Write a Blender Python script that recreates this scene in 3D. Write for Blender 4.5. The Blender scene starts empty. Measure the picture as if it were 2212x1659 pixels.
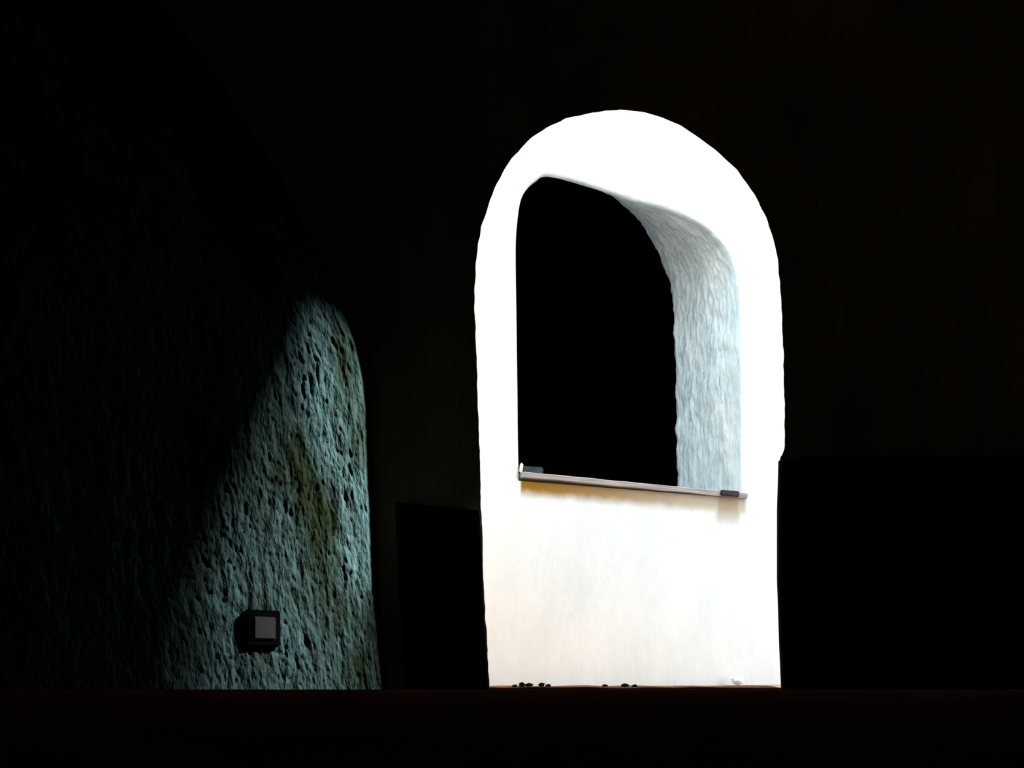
import bpy, bmesh, math, random
from mathutils import Vector, Matrix, noise

# ------------------------------------------------------------------ camera
S = bpy.context.scene
C = S.collection
F_PX, CX, HZ, EYE = 1800.0, 1106.0, 1435.0, 0.09      # focal length / centre / horizon (2212 x 1659 frame)
cam_d = bpy.data.cameras.new('camera')
cam_d.sensor_fit = 'HORIZONTAL'; cam_d.sensor_width = 36.0
cam_d.lens = 36.0 * F_PX / 2212.0
cam_d.shift_y = (HZ - 829.5) / 2212.0
cam_d.clip_start = 0.02
cam = bpy.data.objects.new('camera', cam_d); C.objects.link(cam)
cam.location = (0, 0, EYE); cam.rotation_euler = (math.pi / 2, 0, 0)
S.camera = cam

# ------------------------------------------------------------------ sky, sun, exposure
W = bpy.data.worlds.new('world'); S.world = W; W.use_nodes = True
bg = W.node_tree.nodes['Background']
bg.inputs[0].default_value = (0.82, 0.94, 1.0, 1); bg.inputs[1].default_value = 4.9
SUN_TO = Vector((1.0, 0.355, 0.89)).normalized()
sd = bpy.data.lights.new('sun', 'SUN'); sd.energy = 76.0; sd.angle = math.radians(8.0); sd.color = (1.0, 0.97, 0.93)
sun = bpy.data.objects.new('sun', sd); C.objects.link(sun)
sun.rotation_euler = SUN_TO.to_track_quat('Z', 'Y').to_euler(); sun.location = (6, 5, 6)
S.view_settings.view_transform = 'Standard'; S.view_settings.look = 'None'
S.view_settings.exposure = 0.0; S.view_settings.gamma = 1.0
S.view_settings.use_curve_mapping = False

# ------------------------------------------------------------------ helpers
rng = random.Random(4)

def mat(name, c1, c2, scale=6.0, stretch=(1, 1, 1), bump=0.3, bscale=30.0, rough=0.95, spec=0.0, dist=0.02, contrast=(0.35, 0.65)):
    m = bpy.data.materials.new(name); m.use_nodes = True
    n = m.node_tree.nodes; l = m.node_tree.links
    b = n['Principled BSDF']
    b.inputs['Roughness'].default_value = rough
    b.inputs['Specular IOR Level'].default_value = spec
    tc = n.new('ShaderNodeTexCoord'); mp = n.new('ShaderNodeMapping'); mp.inputs['Scale'].default_value = stretch
    l.new(tc.outputs['Object'], mp.inputs['Vector'])
    nz = n.new('ShaderNodeTexNoise'); nz.inputs['Scale'].default_value = scale; nz.inputs['Detail'].default_value = 7; nz.inputs['Roughness'].default_value = 0.62
    l.new(mp.outputs[0], nz.inputs['Vector'])
    cr = n.new('ShaderNodeValToRGB')
    cr.color_ramp.elements[0].position = contrast[0]; cr.color_ramp.elements[0].color = (*c1, 1)
    cr.color_ramp.elements[1].position = contrast[1]; cr.color_ramp.elements[1].color = (*c2, 1)
    l.new(nz.outputs['Fac'], cr.inputs[0]); l.new(cr.outputs[0], b.inputs['Base Color'])
    nb = n.new('ShaderNodeTexNoise'); nb.inputs['Scale'].default_value = bscale; nb.inputs['Detail'].default_value = 6
    l.new(mp.outputs[0], nb.inputs['Vector'])
    bp = n.new('ShaderNodeBump'); bp.inputs['Strength'].default_value = bump; bp.inputs['Distance'].default_value = dist
    l.new(nb.outputs['Fac'], bp.inputs['Height']); l.new(bp.outputs[0], b.inputs['Normal'])
    m['ramp'] = cr.name
    return m

def link(name, bm, mats, parent=None, smooth=False):
    me = bpy.data.meshes.new(name); bm.normal_update(); bm.to_mesh(me); bm.free()
    for m in (mats if isinstance(mats, (list, tuple)) else [mats]): me.materials.append(m)
    if smooth:
        for p in me.polygons: p.use_smooth = True
    o = bpy.data.objects.new(name, me); C.objects.link(o)
    if parent: o.parent = parent
    return o

def struct(o, label=None):
    o['kind'] = 'structure'
    if label: o['label'] = label
    return o

def tag(o, label, cat, group=None):
    o['label'] = label; o['category'] = cat
    if group: o['group'] = group
    return o

def box(bm, x0, x1, y0, y1, z0, z1, bev=0.0):
    r = bmesh.ops.create_cube(bm, size=1.0)
    for v in r['verts']:
        v.co = Vector((x0 + (v.co.x + .5) * (x1 - x0), y0 + (v.co.y + .5) * (y1 - y0), z0 + (v.co.z + .5) * (z1 - z0)))
    if bev:
        es = list({e for v in r['verts'] for e in v.link_edges})
        bmesh.ops.bevel(bm, geom=es, offset=bev, segments=2, affect='EDGES')
    return bm

def resample(pts, step):
    out = []
    for a, b in zip(pts[:-1], pts[1:]):
        a = Vector(a); b = Vector(b); k = max(1, int((b - a).length / step))
        out += [a.lerp(b, i / k) for i in range(k)]
    out.append(Vector(pts[-1])); return out

def catmull(pts, per=4):
    P = [Vector(p) for p in pts]; P = [P[0] * 2 - P[1]] + P + [P[-1] * 2 - P[-2]]
    out = []
    for i in range(1, len(P) - 2):
        p0, p1, p2, p3 = P[i - 1:i + 3]
        for k in range(per):
            t = k / per
            out.append(0.5 * ((2 * p1) + (p2 - p0) * t + (2 * p0 - 5 * p1 + 4 * p2 - p3) * t * t + (3 * p1 - p0 - 3 * p2 + p3) * t ** 3))
    out.append(P[-2]); return out

def face_with_hole(bm, hole, rect, mi):
    """hole: list of BMVerts (closed loop); rect: list of BMVerts; fills between them."""
    es = []
    for L in (hole, rect):
        for i in range(len(L)):
            a, b = L[i], L[(i + 1) % len(L)]
            e = bm.edges.get((a, b)) or bm.edges.new((a, b)); es.append(e)
    r = bmesh.ops.triangle_fill(bm, edges=es, use_beauty=True)
    for g in r['geom']:
        if isinstance(g, bmesh.types.BMFace): g.material_index = mi

def bridge(bm, A, B, mi, smooth=True, closed=True):
    n = len(A)
    for i in range(n if closed else n - 1):
        j = (i + 1) % n
        f = bm.faces.new((A[i], A[j], B[j], B[i])); f.material_index = mi; f.smooth = smooth

# ------------------------------------------------------------------ materials
M_dark = mat('sooty_brown_plaster', (0.22, 0.18, 0.11), (0.33, 0.275, 0.165), 5, (1, 1, .35), .35, 40)
M_dado = mat('black_paint', (0.006, 0.006, 0.007), (0.010, 0.010, 0.011), 9, (1, 1, 1), .1, 30)
M_teal = mat('teal_rough_plaster', (0.007, 0.0105, 0.0055), (0.031, 0.060, 0.063), 5, (1, 1, .4), 1.0, 34, dist=.03, contrast=(.40, .66))
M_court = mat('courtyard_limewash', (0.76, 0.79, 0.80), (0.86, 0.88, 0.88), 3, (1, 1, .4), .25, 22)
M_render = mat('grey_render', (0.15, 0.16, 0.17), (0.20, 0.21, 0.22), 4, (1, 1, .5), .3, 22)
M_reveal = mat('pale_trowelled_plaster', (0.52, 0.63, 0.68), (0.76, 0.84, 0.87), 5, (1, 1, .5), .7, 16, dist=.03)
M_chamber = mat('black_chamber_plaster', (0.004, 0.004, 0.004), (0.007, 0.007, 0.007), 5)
M_floor = mat('dark_red_floor', (0.018, 0.0055, 0.0035), (0.034, 0.011, 0.007), 7, (1, 1, 1), .2, 30)
M_lowfloor = mat('black_stone_floor', (0.010, 0.008, 0.007), (0.016, 0.013, 0.011), 7, (1, 1, 1), .2, 30)
M_terra = mat('terracotta_ground', (0.13, 0.075, 0.045), (0.20, 0.12, 0.08), 9, (1, 1, 1), .4, 30)
M_wood = mat('weathered_wood', (0.22, 0.205, 0.195), (0.46, 0.41, 0.385), 6, (.4, 6, 6), .4, 20)
M_latch = mat('dark_iron', (0.012, 0.008, 0.014), (0.03, 0.018, 0.02), 20, rough=.6, spec=.3)
M_stone = mat('grey_stone', (0.03, 0.04, 0.043), (0.06, 0.075, 0.08), 18, bump=.5)
M_chip = mat('white_plaster_chip', (0.6, 0.66, 0.63), (0.8, 0.84, 0.8), 18, bump=.5)
M_soil = mat('dark_soil', (0.02, 0.012, 0.008), (0.06, 0.035, 0.02), 40, bump=.6)
M_plate = mat('grey_plastic', (0.007, 0.008, 0.0075), (0.010, 0.012, 0.011), 8, bump=.05, rough=.6, spec=.2)
M_plateframe = mat('black_plastic', (0.0015, 0.0015, 0.002), (0.0025, 0.0025, 0.003), 8, bump=.05, rough=.7)
M_doorstep = mat('worn_doorstep', (0.10, 0.035, 0.02), (0.30, 0.12, 0.06), 10, bump=.4)

# ------------------------------------------------------------------ front wall with the arched doorway (plane Y = 3)
YW, TW = 3.0, 0.25
def near(px, py, y=YW): return Vector(((px - CX) / F_PX * y, y, EYE + (HZ - py) / F_PX * y))
DOOR = [(1058, 1489), (1055, 1440), (1050, 1350), (1046, 1290), (1043, 1230), (1043, 1180), (1042, 1130), (1039, 1100), (1037, 1000), (1033, 900),
        (1030, 800), (1027, 700), (1025, 630), (1028, 580), (1033, 530), (1040, 490), (1052, 450), (1070, 405), (1090, 365), (1105, 342), (1140, 305),
        (1180, 277), (1220, 257), (1280, 243), (1340, 237), (1390, 242), (1430, 254), (1470, 271), (1510, 298), (1545, 324), (1590, 365), (1630, 420),
        (1655, 470), (1672, 520), (1680, 560), (1683, 600), (1688, 650), (1690, 700), (1693, 800), (1695, 900), (1694, 970), (1689, 982), (1685, 988),
        (1683, 1050), (1681, 1100), (1681, 1180), (1682, 1250), (1685, 1320), (1687, 1400), (1690, 1470), (1689, 1489)]
pts = resample(DOOR, 9)
fr = []
for i, p in enumerate(pts):
    w = 0 if i in (0, len(pts) - 1) else noise.noise(Vector((p.x * .05, p.y * .05, 3.1))) * 2.2
    fr.append(near(p.x + w, p.y + w * .6))
cen = near(1365, 700)
bm = bmesh.new()
ring0 = [bm.verts.new(p) for p in fr]
back = []
for p in fr:
    d = Vector((p.x - cen.x, 0, max(0, p.z - cen.z))); d = d.normalized() if d.length else d
    q = p + d * 0.25; q.y = YW + TW; back.append(q)
ring1 = [bm.verts.new(p) for p in back]
X0, X1, Z0, Z1 = -1.2, 3.0, -0.14, 3.1
def rect_loop(bm, ring, y):
    a, b = ring[0], ring[-1]
    # the hole reaches down to z of threshold: make rect with floor strip below
    return [bm.verts.new((x, y, z)) for x, z in ((X0, Z0), (X0, Z1), (X1, Z1), (X1, Z0))]
rc0 = rect_loop(bm, ring0, YW); rc1 = rect_loop(bm, ring1, YW + TW)
face_with_hole(bm, ring0, rc0, 0); face_with_hole(bm, ring1, rc1, 1)
bridge(bm, ring0, ring1, 1, smooth=False)
bridge(bm, rc0, rc1, 1, smooth=False)
bmesh.ops.recalc_face_normals(bm, faces=bm.faces)
struct(link('wall_front', bm, [M_dark, M_render]), 'sooty brown plaster wall pierced by the bright arched doorway')

# doorstep: thin worn strip on the bottom of the doorway
bm = bmesh.new()
xs = [near(1056, 0).x + i * (near(1692, 0).x - near(1056, 0).x) / 60 for i in range(61)]
top = [[bm.verts.new((x, y, 0.0 + (0.004 * noise.noise(Vector((x * 9, y * 9, 1.7))) + .006))) for x in xs] for y in (3.005, 3.07, 3.13, 3.19, 3.245)]
for a, b in zip(top[:-1], top[1:]): bridge(bm, a, b, 0, closed=False)
low = [[bm.verts.new((x, y, -0.004)) for x in xs] for y in (3.005, 3.245)]
bridge(bm, top[0], low[0], 0, closed=False); bridge(bm, top[-1], low[1], 0, closed=False)
bmesh.ops.recalc_face_normals(bm, faces=bm.faces)
struct(link('trim_1', bm, M_doorstep), 'worn reddish doorstep along the foot of the arched doorway')

# ------------------------------------------------------------------ left wall: oblique, leaning edge
Y0L = 2.85
EDGE = [(833, 1560), (825, 1480), (812, 1350), (801, 1250), (795, 1100), (790, 1000), (788, 900), (783, 820), (768, 745), (740, 655), (700, 560), (640, 440), (560, 300), (450, 130), (300, -60)]
ez = [(EYE + (HZ - y) / F_PX * Y0L, (x - CX) / F_PX * Y0L) for x, y in EDGE]
def edge_x(z):
    if z <= ez[0][0]: return ez[0][1]
    for (z0, x0), (z1, x1) in zip(ez[:-1], ez[1:]):
        if z <= z1: return x0 + (x1 - x0) * (z - z0) / (z1 - z0)
    return ez[-1][1]
DL = Vector((-1, -1, 0)).normalized(); NL = Vector((1, -1, 0)).normalized()
def left_pt(a, z): return Vector((edge_x(z), Y0L, z)) + DL * a
bm = bmesh.new()
avals = [0.004 * i for i in range(300)]; 
while avals[-1] < 4.6: avals.append(avals[-1] + 0.06)
zv = [-0.14 + 0.006 * i for i in range(330)]
while zv[-1] < 3.1: zv.append(zv[-1] + 0.05)
grid = []
for z in zv:
    row = []
    for a in avals:
        p = left_pt(a, z)
        lo = noise.noise(Vector((a * 7, 0, z * 4)))
        d = lo * .004 + noise.noise(Vector((a * 30, 3, z * 12))) * .003
        wx = noise.noise(Vector((a * 20, 7, z * 20))) * .012
        r = noise.noise(Vector(((a + wx) * 70, 5, z * 22))); d -= .009 * max(0, r - .02) * (.55 + .9 * max(-.4, lo))
        r = noise.noise(Vector(((a - wx) * 130, 8, z * 52))); d -= .0045 * max(0, r + .1)
        k = min(1, a / .03)
        row.append(bm.verts.new(p + NL * (d - .004 * (1 - k) ** 2)))
    grid.append(row)
for r0, r1 in zip(grid[:-1], grid[1:]): bridge(bm, r0, r1, 0, closed=False)
endc = [bm.verts.new((r[0].co.x, YW - .002, r[0].co.z)) for r in grid]
bridge(bm, [r[0] for r in grid], endc, 0, smooth=False, closed=False)
bmesh.ops.recalc_face_normals(bm, faces=bm.faces)
struct(link('wall_left', bm, [M_teal, M_dark]), 'rough teal-grey plaster wall catching a slanting patch of light')

# ------------------------------------------------------------------ dado panels (black) on either side of the doorway
def prism(pts_xz, y0, y1):
    b = bmesh.new()
    A = [b.verts.new((x, y0, z)) for x, z in pts_xz]; B = [b.verts.new((x, y1, z)) for x, z in pts_xz]
    b.faces.new(A); b.faces.new(list(reversed(B))); bridge(b, A, B, 0, smooth=False)
    bmesh.ops.recalc_face_normals(b, faces=b.faces)
    bmesh.ops.bevel(b, geom=list(b.edges), offset=.004, segments=2, affect='EDGES')
    return b
YD = YW - .035
def nz(px, py, y=YD): v = near(px, py, y); return (v.x, v.z)
struct(link('trim_2', prism([nz(875, 1490), nz(868, 1380), nz(860, 1240), nz(853, 1084), nz(950, 1093), nz(1036, 1102), nz(1040, 1180), nz(1044, 1300), nz(1054, 1490)], YD, YW - .001), M_dado),
       'low black-painted dado between the left plaster wall and the doorway')
struct(link('trim_3', prism([nz(1693, 1490), nz(1689, 1400), nz(1684, 1250), nz(1684, 1100), nz(1687, 990), nz(1800, 984), nz(2700, 984), nz(2700, 1490)], YD, YW - .001), M_dado),
       'higher black-painted dado beyond the stepped jamb of the doorway')

# ------------------------------------------------------------------ room shell
bm = bmesh.new(); box(bm, -4.4, 3.0, -1.0, 2.0, -.30, .03, .006)
struct(link('floor', bm, M_floor), 'dark reddish floor with a straight edge above the lower level')
bm = bmesh.new(); box(bm, -4.4, 3.0, 2.0, 3.0, -.30, -.14)
struct(link('floor_lower', bm, M_lowfloor), 'sunken black stone floor in front of the doorway')
bm = bmesh.new(); box(bm, -4.4, 3.0, -1.0, 3.0, 2.9, 3.05)
struct(link('ceiling', bm, M_dark), 'unlit plaster ceiling of the dark room')
bm = bmesh.new(); box(bm, 2.6, 2.75, -1.0, 3.0, -.3, 3.0)
struct(link('wall_right', bm, M_dark), 'unlit plaster wall on the far side of the doorway')
bm = bmesh.new(); box(bm, -4.6, 3.0, -1.15, -1.0, -.3, 3.05)
struct(link('wall_back', bm, M_dark), 'unlit plaster wall behind the viewpoint')
bm = bmesh.new(); box(bm, -4.6, -4.4, -1.15, 3.2, -.3, 3.05)
struct(link('wall_outer', bm, M_dark), 'unlit plaster wall closing the dark room')
bm = bmesh.new(); box(bm, -4.6, -1.2, 3.0, 3.25, -.3, 3.1)
struct(link('wall_corner', bm, M_dark), 'plaster wall hidden behind the left plaster wall')

# ------------------------------------------------------------------ courtyard ground
bm = bmesh.new()
box(bm, -14, 16, 3.25, 14, -.30, -.045)
struct(link('ground', bm, M_terra), 'reddish terracotta ground of the open passage')

# unseen block added beside the passage: its top edge cuts off the lowest sun
bm = bmesh.new(); box(bm, 6.0, 8.0, 3.4, 6.3, -.05, 6.15)
struct(link('wall_sun_blocker', bm, M_render), 'unseen grey block added to cut off the lowest sun')

# ------------------------------------------------------------------ courtyard wall with the arched window (oblique, right end farther)
K = 0.27; YC = 5.0; TH = 0.80
ANG = math.atan(K)
def on_plane(px, py, depth=0.0):
    """pixel -> local (u, depth, z) of the courtyard wall"""
    r = (px - CX) / F_PX; y0 = YC + depth / math.cos(ANG)
    y = y0 / (1 - K * r); x = r * y; z = EYE + (HZ - py) / F_PX * y
    dx, dy = x, y - YC
    return Vector((dx * math.cos(ANG) + dy * math.sin(ANG), -dx * math.sin(ANG) + dy * math.cos(ANG), z))
FRONT = [(1606, 1078), (1605, 980), (1605, 900), (1604, 800), (1604, 700), (1600, 620), (1585, 555), (1560, 515), (1520, 480), (1450, 447), (1380, 428), (1320, 408),
         (1250, 385), (1185, 372), (1160, 384), (1140, 403), (1128, 430), (1121, 480), (1118, 540), (1120, 700), (1122, 850), (1123, 950), (1125, 1038)]
BACK = [(1463, 1100), (1462, 985), (1460, 900), (1458, 800), (1457, 720), (1453, 645), (1443, 597), (1427, 560), (1410, 524), (1375, 470), (1324, 425), (1270, 396),
        (1220, 381), (1165, 365), (1110, 372), (1080, 390), (1060, 420), (1045, 480), (1038, 540), (1036, 700), (1036, 850), (1036, 950), (1036, 1080)]
Fp = catmull([(*p, 0) for p in FRONT], 14); Bp = catmull([(*p, 0) for p in BACK], 14)
Fl = [on_plane(p.x, p.y) for p in Fp]; Bl = [on_plane(p.x, p.y, TH) for p in Bp]
zs = Fl[0].z
for p in (Bl[0], Bl[-1]): p.z = zs - .01
cF = sum(Fl, Vector()) / len(Fl)
bm = bmesh.new()
rings = []
NR = 70
R = 0.05
n = len(Fl)
for k in range(-4, NR + 1):
    ring = []
    for i in range(n):
        a, b = Fl[max(0, i - 1)], Fl[min(n - 1, i + 1)]
        t = b - a; nrm = Vector((t.z, 0, -t.x)).normalized()          # points away from the opening
        if nrm.dot(Fl[i] - cF) < 0: nrm = -nrm
        if k < 0:
            th = (k + 4) / 4 * math.pi / 2
            p = Fl[i] + nrm * R * (1 - math.sin(th)); p.y = R * (1 - math.cos(th))
        else:
            s = k / NR; p0 = Fl[i].copy(); p0.y = R
            p = p0.lerp(Bl[i], s)
            q = Vector((i * .125, s * 6, p.z * 3))
            amp = min(1, s * 5)
            p += nrm * amp * (noise.noise(q) * .010 + noise.noise(Vector((p.z * 14 + s * 30, s * 44, i * .06))) * .015 + noise.noise(Vector((p.z * 30 - s * 20, s * 70, i * .17))) * .008)
        ring.append(bm.verts.new(p))
    rings.append(ring)
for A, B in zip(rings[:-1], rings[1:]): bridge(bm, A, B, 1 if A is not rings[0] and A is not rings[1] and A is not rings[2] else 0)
UL, UR, ZL, ZH = -6.0, 13.0, -0.2, 4.7
def rl(y): return [bm.verts.new((u, y, z)) for u, z in ((UL, ZL), (UL, ZH), (UR, ZH), (UR, ZL))]
r0, r1 = rl(0.0), rl(TH)
face_with_hole(bm, rings[0], r0, 0); face_with_hole(bm, rings[-1], r1, 0)
bridge(bm, r0, r1, 0, smooth=False)
bmesh.ops.recalc_face_normals(bm, faces=bm.faces)
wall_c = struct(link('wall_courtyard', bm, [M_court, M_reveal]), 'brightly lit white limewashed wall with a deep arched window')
wall_c.location = (0, YC, 0); wall_c.rotation_euler = (0, 0, ANG)

# shade under the sill plank and latch, painted yellow-brown into the limewash (object space of the wall)
def add_sill_shade():
    nt = M_court.node_tree; n = nt.nodes; l = nt.links
    b = n['Principled BSDF']; src = b.inputs['Base Color'].links[0].from_socket
    tc = n.new('ShaderNodeTexCoord'); sx = n.new('ShaderNodeSeparateXYZ'); l.new(tc.outputs['Object'], sx.inputs[0])
    nz_ = n.new('ShaderNodeTexNoise'); nz_.inputs['Scale'].default_value = 9; l.new(tc.outputs['Object'], nz_.inputs['Vector'])
    def mr(sock, a0, a1, b0=0.0, b1=1.0):
        q = n.new('ShaderNodeMapRange'); q.interpolation_type = 'SMOOTHSTEP'
        for k, v in zip((1, 2, 3, 4), (a0, a1, b0, b1)): q.inputs[k].default_value = v
        l.new(sock, q.inputs[0]); return q.outputs[0]
    def op(kind, a_, b_):
        q = n.new('ShaderNodeMath'); q.operation = kind
        for k, v in enumerate((a_, b_)):
            if isinstance(v, (int, float)): q.inputs[k].default_value = v
            else: l.new(v, q.inputs[k])
        return q.outputs[0]
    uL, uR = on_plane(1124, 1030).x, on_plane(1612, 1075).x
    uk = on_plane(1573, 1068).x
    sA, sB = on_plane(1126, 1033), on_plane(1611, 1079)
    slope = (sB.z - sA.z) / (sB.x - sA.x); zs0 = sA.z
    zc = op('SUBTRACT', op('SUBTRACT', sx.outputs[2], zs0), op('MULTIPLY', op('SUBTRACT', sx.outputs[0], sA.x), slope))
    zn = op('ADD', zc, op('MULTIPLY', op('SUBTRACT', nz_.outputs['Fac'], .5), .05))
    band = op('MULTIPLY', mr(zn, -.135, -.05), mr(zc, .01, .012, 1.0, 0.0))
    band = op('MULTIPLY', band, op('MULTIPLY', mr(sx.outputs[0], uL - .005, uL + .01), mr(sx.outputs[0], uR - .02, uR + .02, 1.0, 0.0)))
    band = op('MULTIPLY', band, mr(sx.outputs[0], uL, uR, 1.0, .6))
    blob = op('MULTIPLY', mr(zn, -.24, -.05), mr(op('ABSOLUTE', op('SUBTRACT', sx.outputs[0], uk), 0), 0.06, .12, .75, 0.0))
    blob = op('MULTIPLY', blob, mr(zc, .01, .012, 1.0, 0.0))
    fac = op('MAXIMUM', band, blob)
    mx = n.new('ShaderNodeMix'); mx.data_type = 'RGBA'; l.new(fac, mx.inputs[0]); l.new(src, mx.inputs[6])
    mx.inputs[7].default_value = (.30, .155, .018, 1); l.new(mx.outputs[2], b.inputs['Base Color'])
add_sill_shade()

# ------------------------------------------------------------------ dark chamber behind the window
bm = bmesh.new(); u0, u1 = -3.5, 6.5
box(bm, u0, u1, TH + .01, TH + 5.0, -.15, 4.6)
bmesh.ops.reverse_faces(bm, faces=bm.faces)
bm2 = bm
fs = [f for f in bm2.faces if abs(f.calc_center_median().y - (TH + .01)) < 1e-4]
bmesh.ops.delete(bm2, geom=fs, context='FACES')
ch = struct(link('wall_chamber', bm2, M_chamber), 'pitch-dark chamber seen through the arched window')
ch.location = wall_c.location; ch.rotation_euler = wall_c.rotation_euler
bpy.context.view_layer.update()

# ------------------------------------------------------------------ sill plank with dark latch, stone, chip
def local_to(o):
    o.location = wall_c.location; o.rotation_euler = wall_c.rotation_euler; return o
pl0, pl1 = on_plane(1126, 1031), on_plane(1611, 1077)
plank = bpy.data.objects.new('sill_plank', None); C.objects.link(plank)
ub, zb = pl0.x, pl0.z
SL = (pl1.z - pl0.z) / (pl1.x - pl0.x)
plank.location = wall_c.matrix_world @ Vector((ub, 0, zb)); plank.rotation_euler = (0, math.atan2(pl0.z - pl1.z, pl1.x - pl0.x), ANG)
tag(plank, 'narrow weathered plank lying along the sill of the arched window', 'plank')
L = pl1.x - pl0.x; HP = 0.030
bm = bmesh.new(); N = 60
prof = [(-.022, -.002), (-.024, HP - .004), (-.020, HP), (.30, HP), (.30, -.002)]
ringsP = []
for i in range(N + 1):
    u = L * i / N
    ringsP.append([bm.verts.new((u, y + .0025 * noise.noise(Vector((u * 8, j, 0))), z + .003 * noise.noise(Vector((u * 6, j * 3.1, 4))))) for j, (y, z) in enumerate(prof)])
for A, B in zip(ringsP[:-1], ringsP[1:]): bridge(bm, A, B, 0, smooth=False)
bm.faces.new(ringsP[0]); bm.faces.new(list(reversed(ringsP[-1])))
bmesh.ops.recalc_face_normals(bm, faces=bm.faces)
link('board', bm, M_wood, plank)
la, lb = on_plane(1552, 1068).x - ub, on_plane(1591, 1068).x - ub
bm = bmesh.new(); box(bm, la, lb, -.040, -.019, -.002, HP + .004, .005)
lt = link('latch', bm, M_latch, plank); lt['label'] = 'dark iron latch block on the front edge'

def lump(name, mtl, size, seed, cuts=2):
    b = bmesh.new(); bmesh.ops.create_icosphere(b, subdivisions=cuts, radius=1)
    for v in b.verts:
        k = 1 + .45 * noise.noise(v.co * 1.9 + Vector((seed, seed * 2, 0)))
        v.co = Vector((v.co.x * size[0] * k, v.co.y * size[1] * k, v.co.z * size[2] * k))
    zmin = min(v.co.z for v in b.verts)
    for v in b.verts: v.co.z -= zmin
    return link(name, b, mtl)
# squared stone
s0, s1 = on_plane(1129, 1012, .05), on_plane(1174, 1012, .05)
bm = bmesh.new(); box(bm, 0, s1.x - s0.x, 0, .09, 0, .058, .008)
for v in bm.verts: v.co += Vector((noise.noise(v.co * 30), noise.noise(v.co * 30 + Vector((5, 0, 0))), 0)) * .004
st = tag(link('stone_block', bm, M_stone), 'small grey stone block on the sill plank in the window corner', 'stone')
st.location = wall_c.matrix_world @ Vector((s0.x, .05, zb + HP - .004)); st.rotation_euler = (0, 0, ANG)
ck = lump('plaster_chip', M_chip, (.010, .014, .030), 5.7)
tag(ck, 'white flake of plaster standing on the sill beside the grey stone', 'plaster flake')
ck.location = wall_c.matrix_world @ Vector((on_plane(1126, 1010).x, .012, zb + HP - .003)); ck.rotation_euler = (0, .1, ANG)

# ------------------------------------------------------------------ wall socket on the left wall
def on_left(px, py):
    r = (px - CX) / F_PX; a = 0.3
    for _ in range(20):
        z = EYE + (HZ - py) / F_PX * (Y0L - a * .7071)
        x0 = edge_x(z); a = (x0 - r * Y0L) / (.7071 * (1 - r))
    return a, z
a, z = on_left(566, 1357)
so = bpy.data.objects.new('light_switch', None); C.objects.link(so)
so.location = left_pt(a, z) + NL * 0.004; so.rotation_euler = (0, 0, math.atan2(NL.y, NL.x) + math.pi / 2)
tag(so, 'small grey switch plate in a black surround on the teal wall', 'switch')
bm = bmesh.new(); box(bm, -.055, .055, -.012, .012, -.055, .055, .004)
bm_in = bm
link('surround', bm, M_plateframe, so)
bm = bmesh.new(); box(bm, -.036, .036, -.017, -.010, -.034, .034, .003)
pt = link('plate', bm, M_plate, so); pt['label'] = 'square grey plate'

# ------------------------------------------------------------------ crumbs on the doorstep
peb = lump('pebble', M_chip, (.042, .03, .03), 7.1)
pb = wall_c.matrix_world @ Vector((on_plane(1580, 1484).x, -.08, 0))
peb.location = (pb.x, pb.y, -.046)
tag(peb, 'small white pebble on the terracotta ground at the foot of the white wall', 'pebble')
for i, (px, w, h) in enumerate([(1112, .010, .006), (1128, .012, .011), (1143, .014, .009), (1170, .012, .010), (1184, .010, .006), (1308, .012, .006), (1350, .015, .008), (1372, .010, .006)]):
    o = lump('soil_crumb', M_soil, (w, .010, h * .9), 1.3 * i, 2)
    o.location = (near(px, 1487, 3.1).x, 3.1 + .01 * (i % 3), 0.004)
    if i < 5: tag(o, 'dark soil crumb in the cluster at the jamb end of the doorstep', 'soil crumb', 'soil crumbs clustered near the jamb')
    else: tag(o, 'dark soil crumb lying midway along the doorstep', 'soil crumb', 'soil crumbs midway along the doorstep')
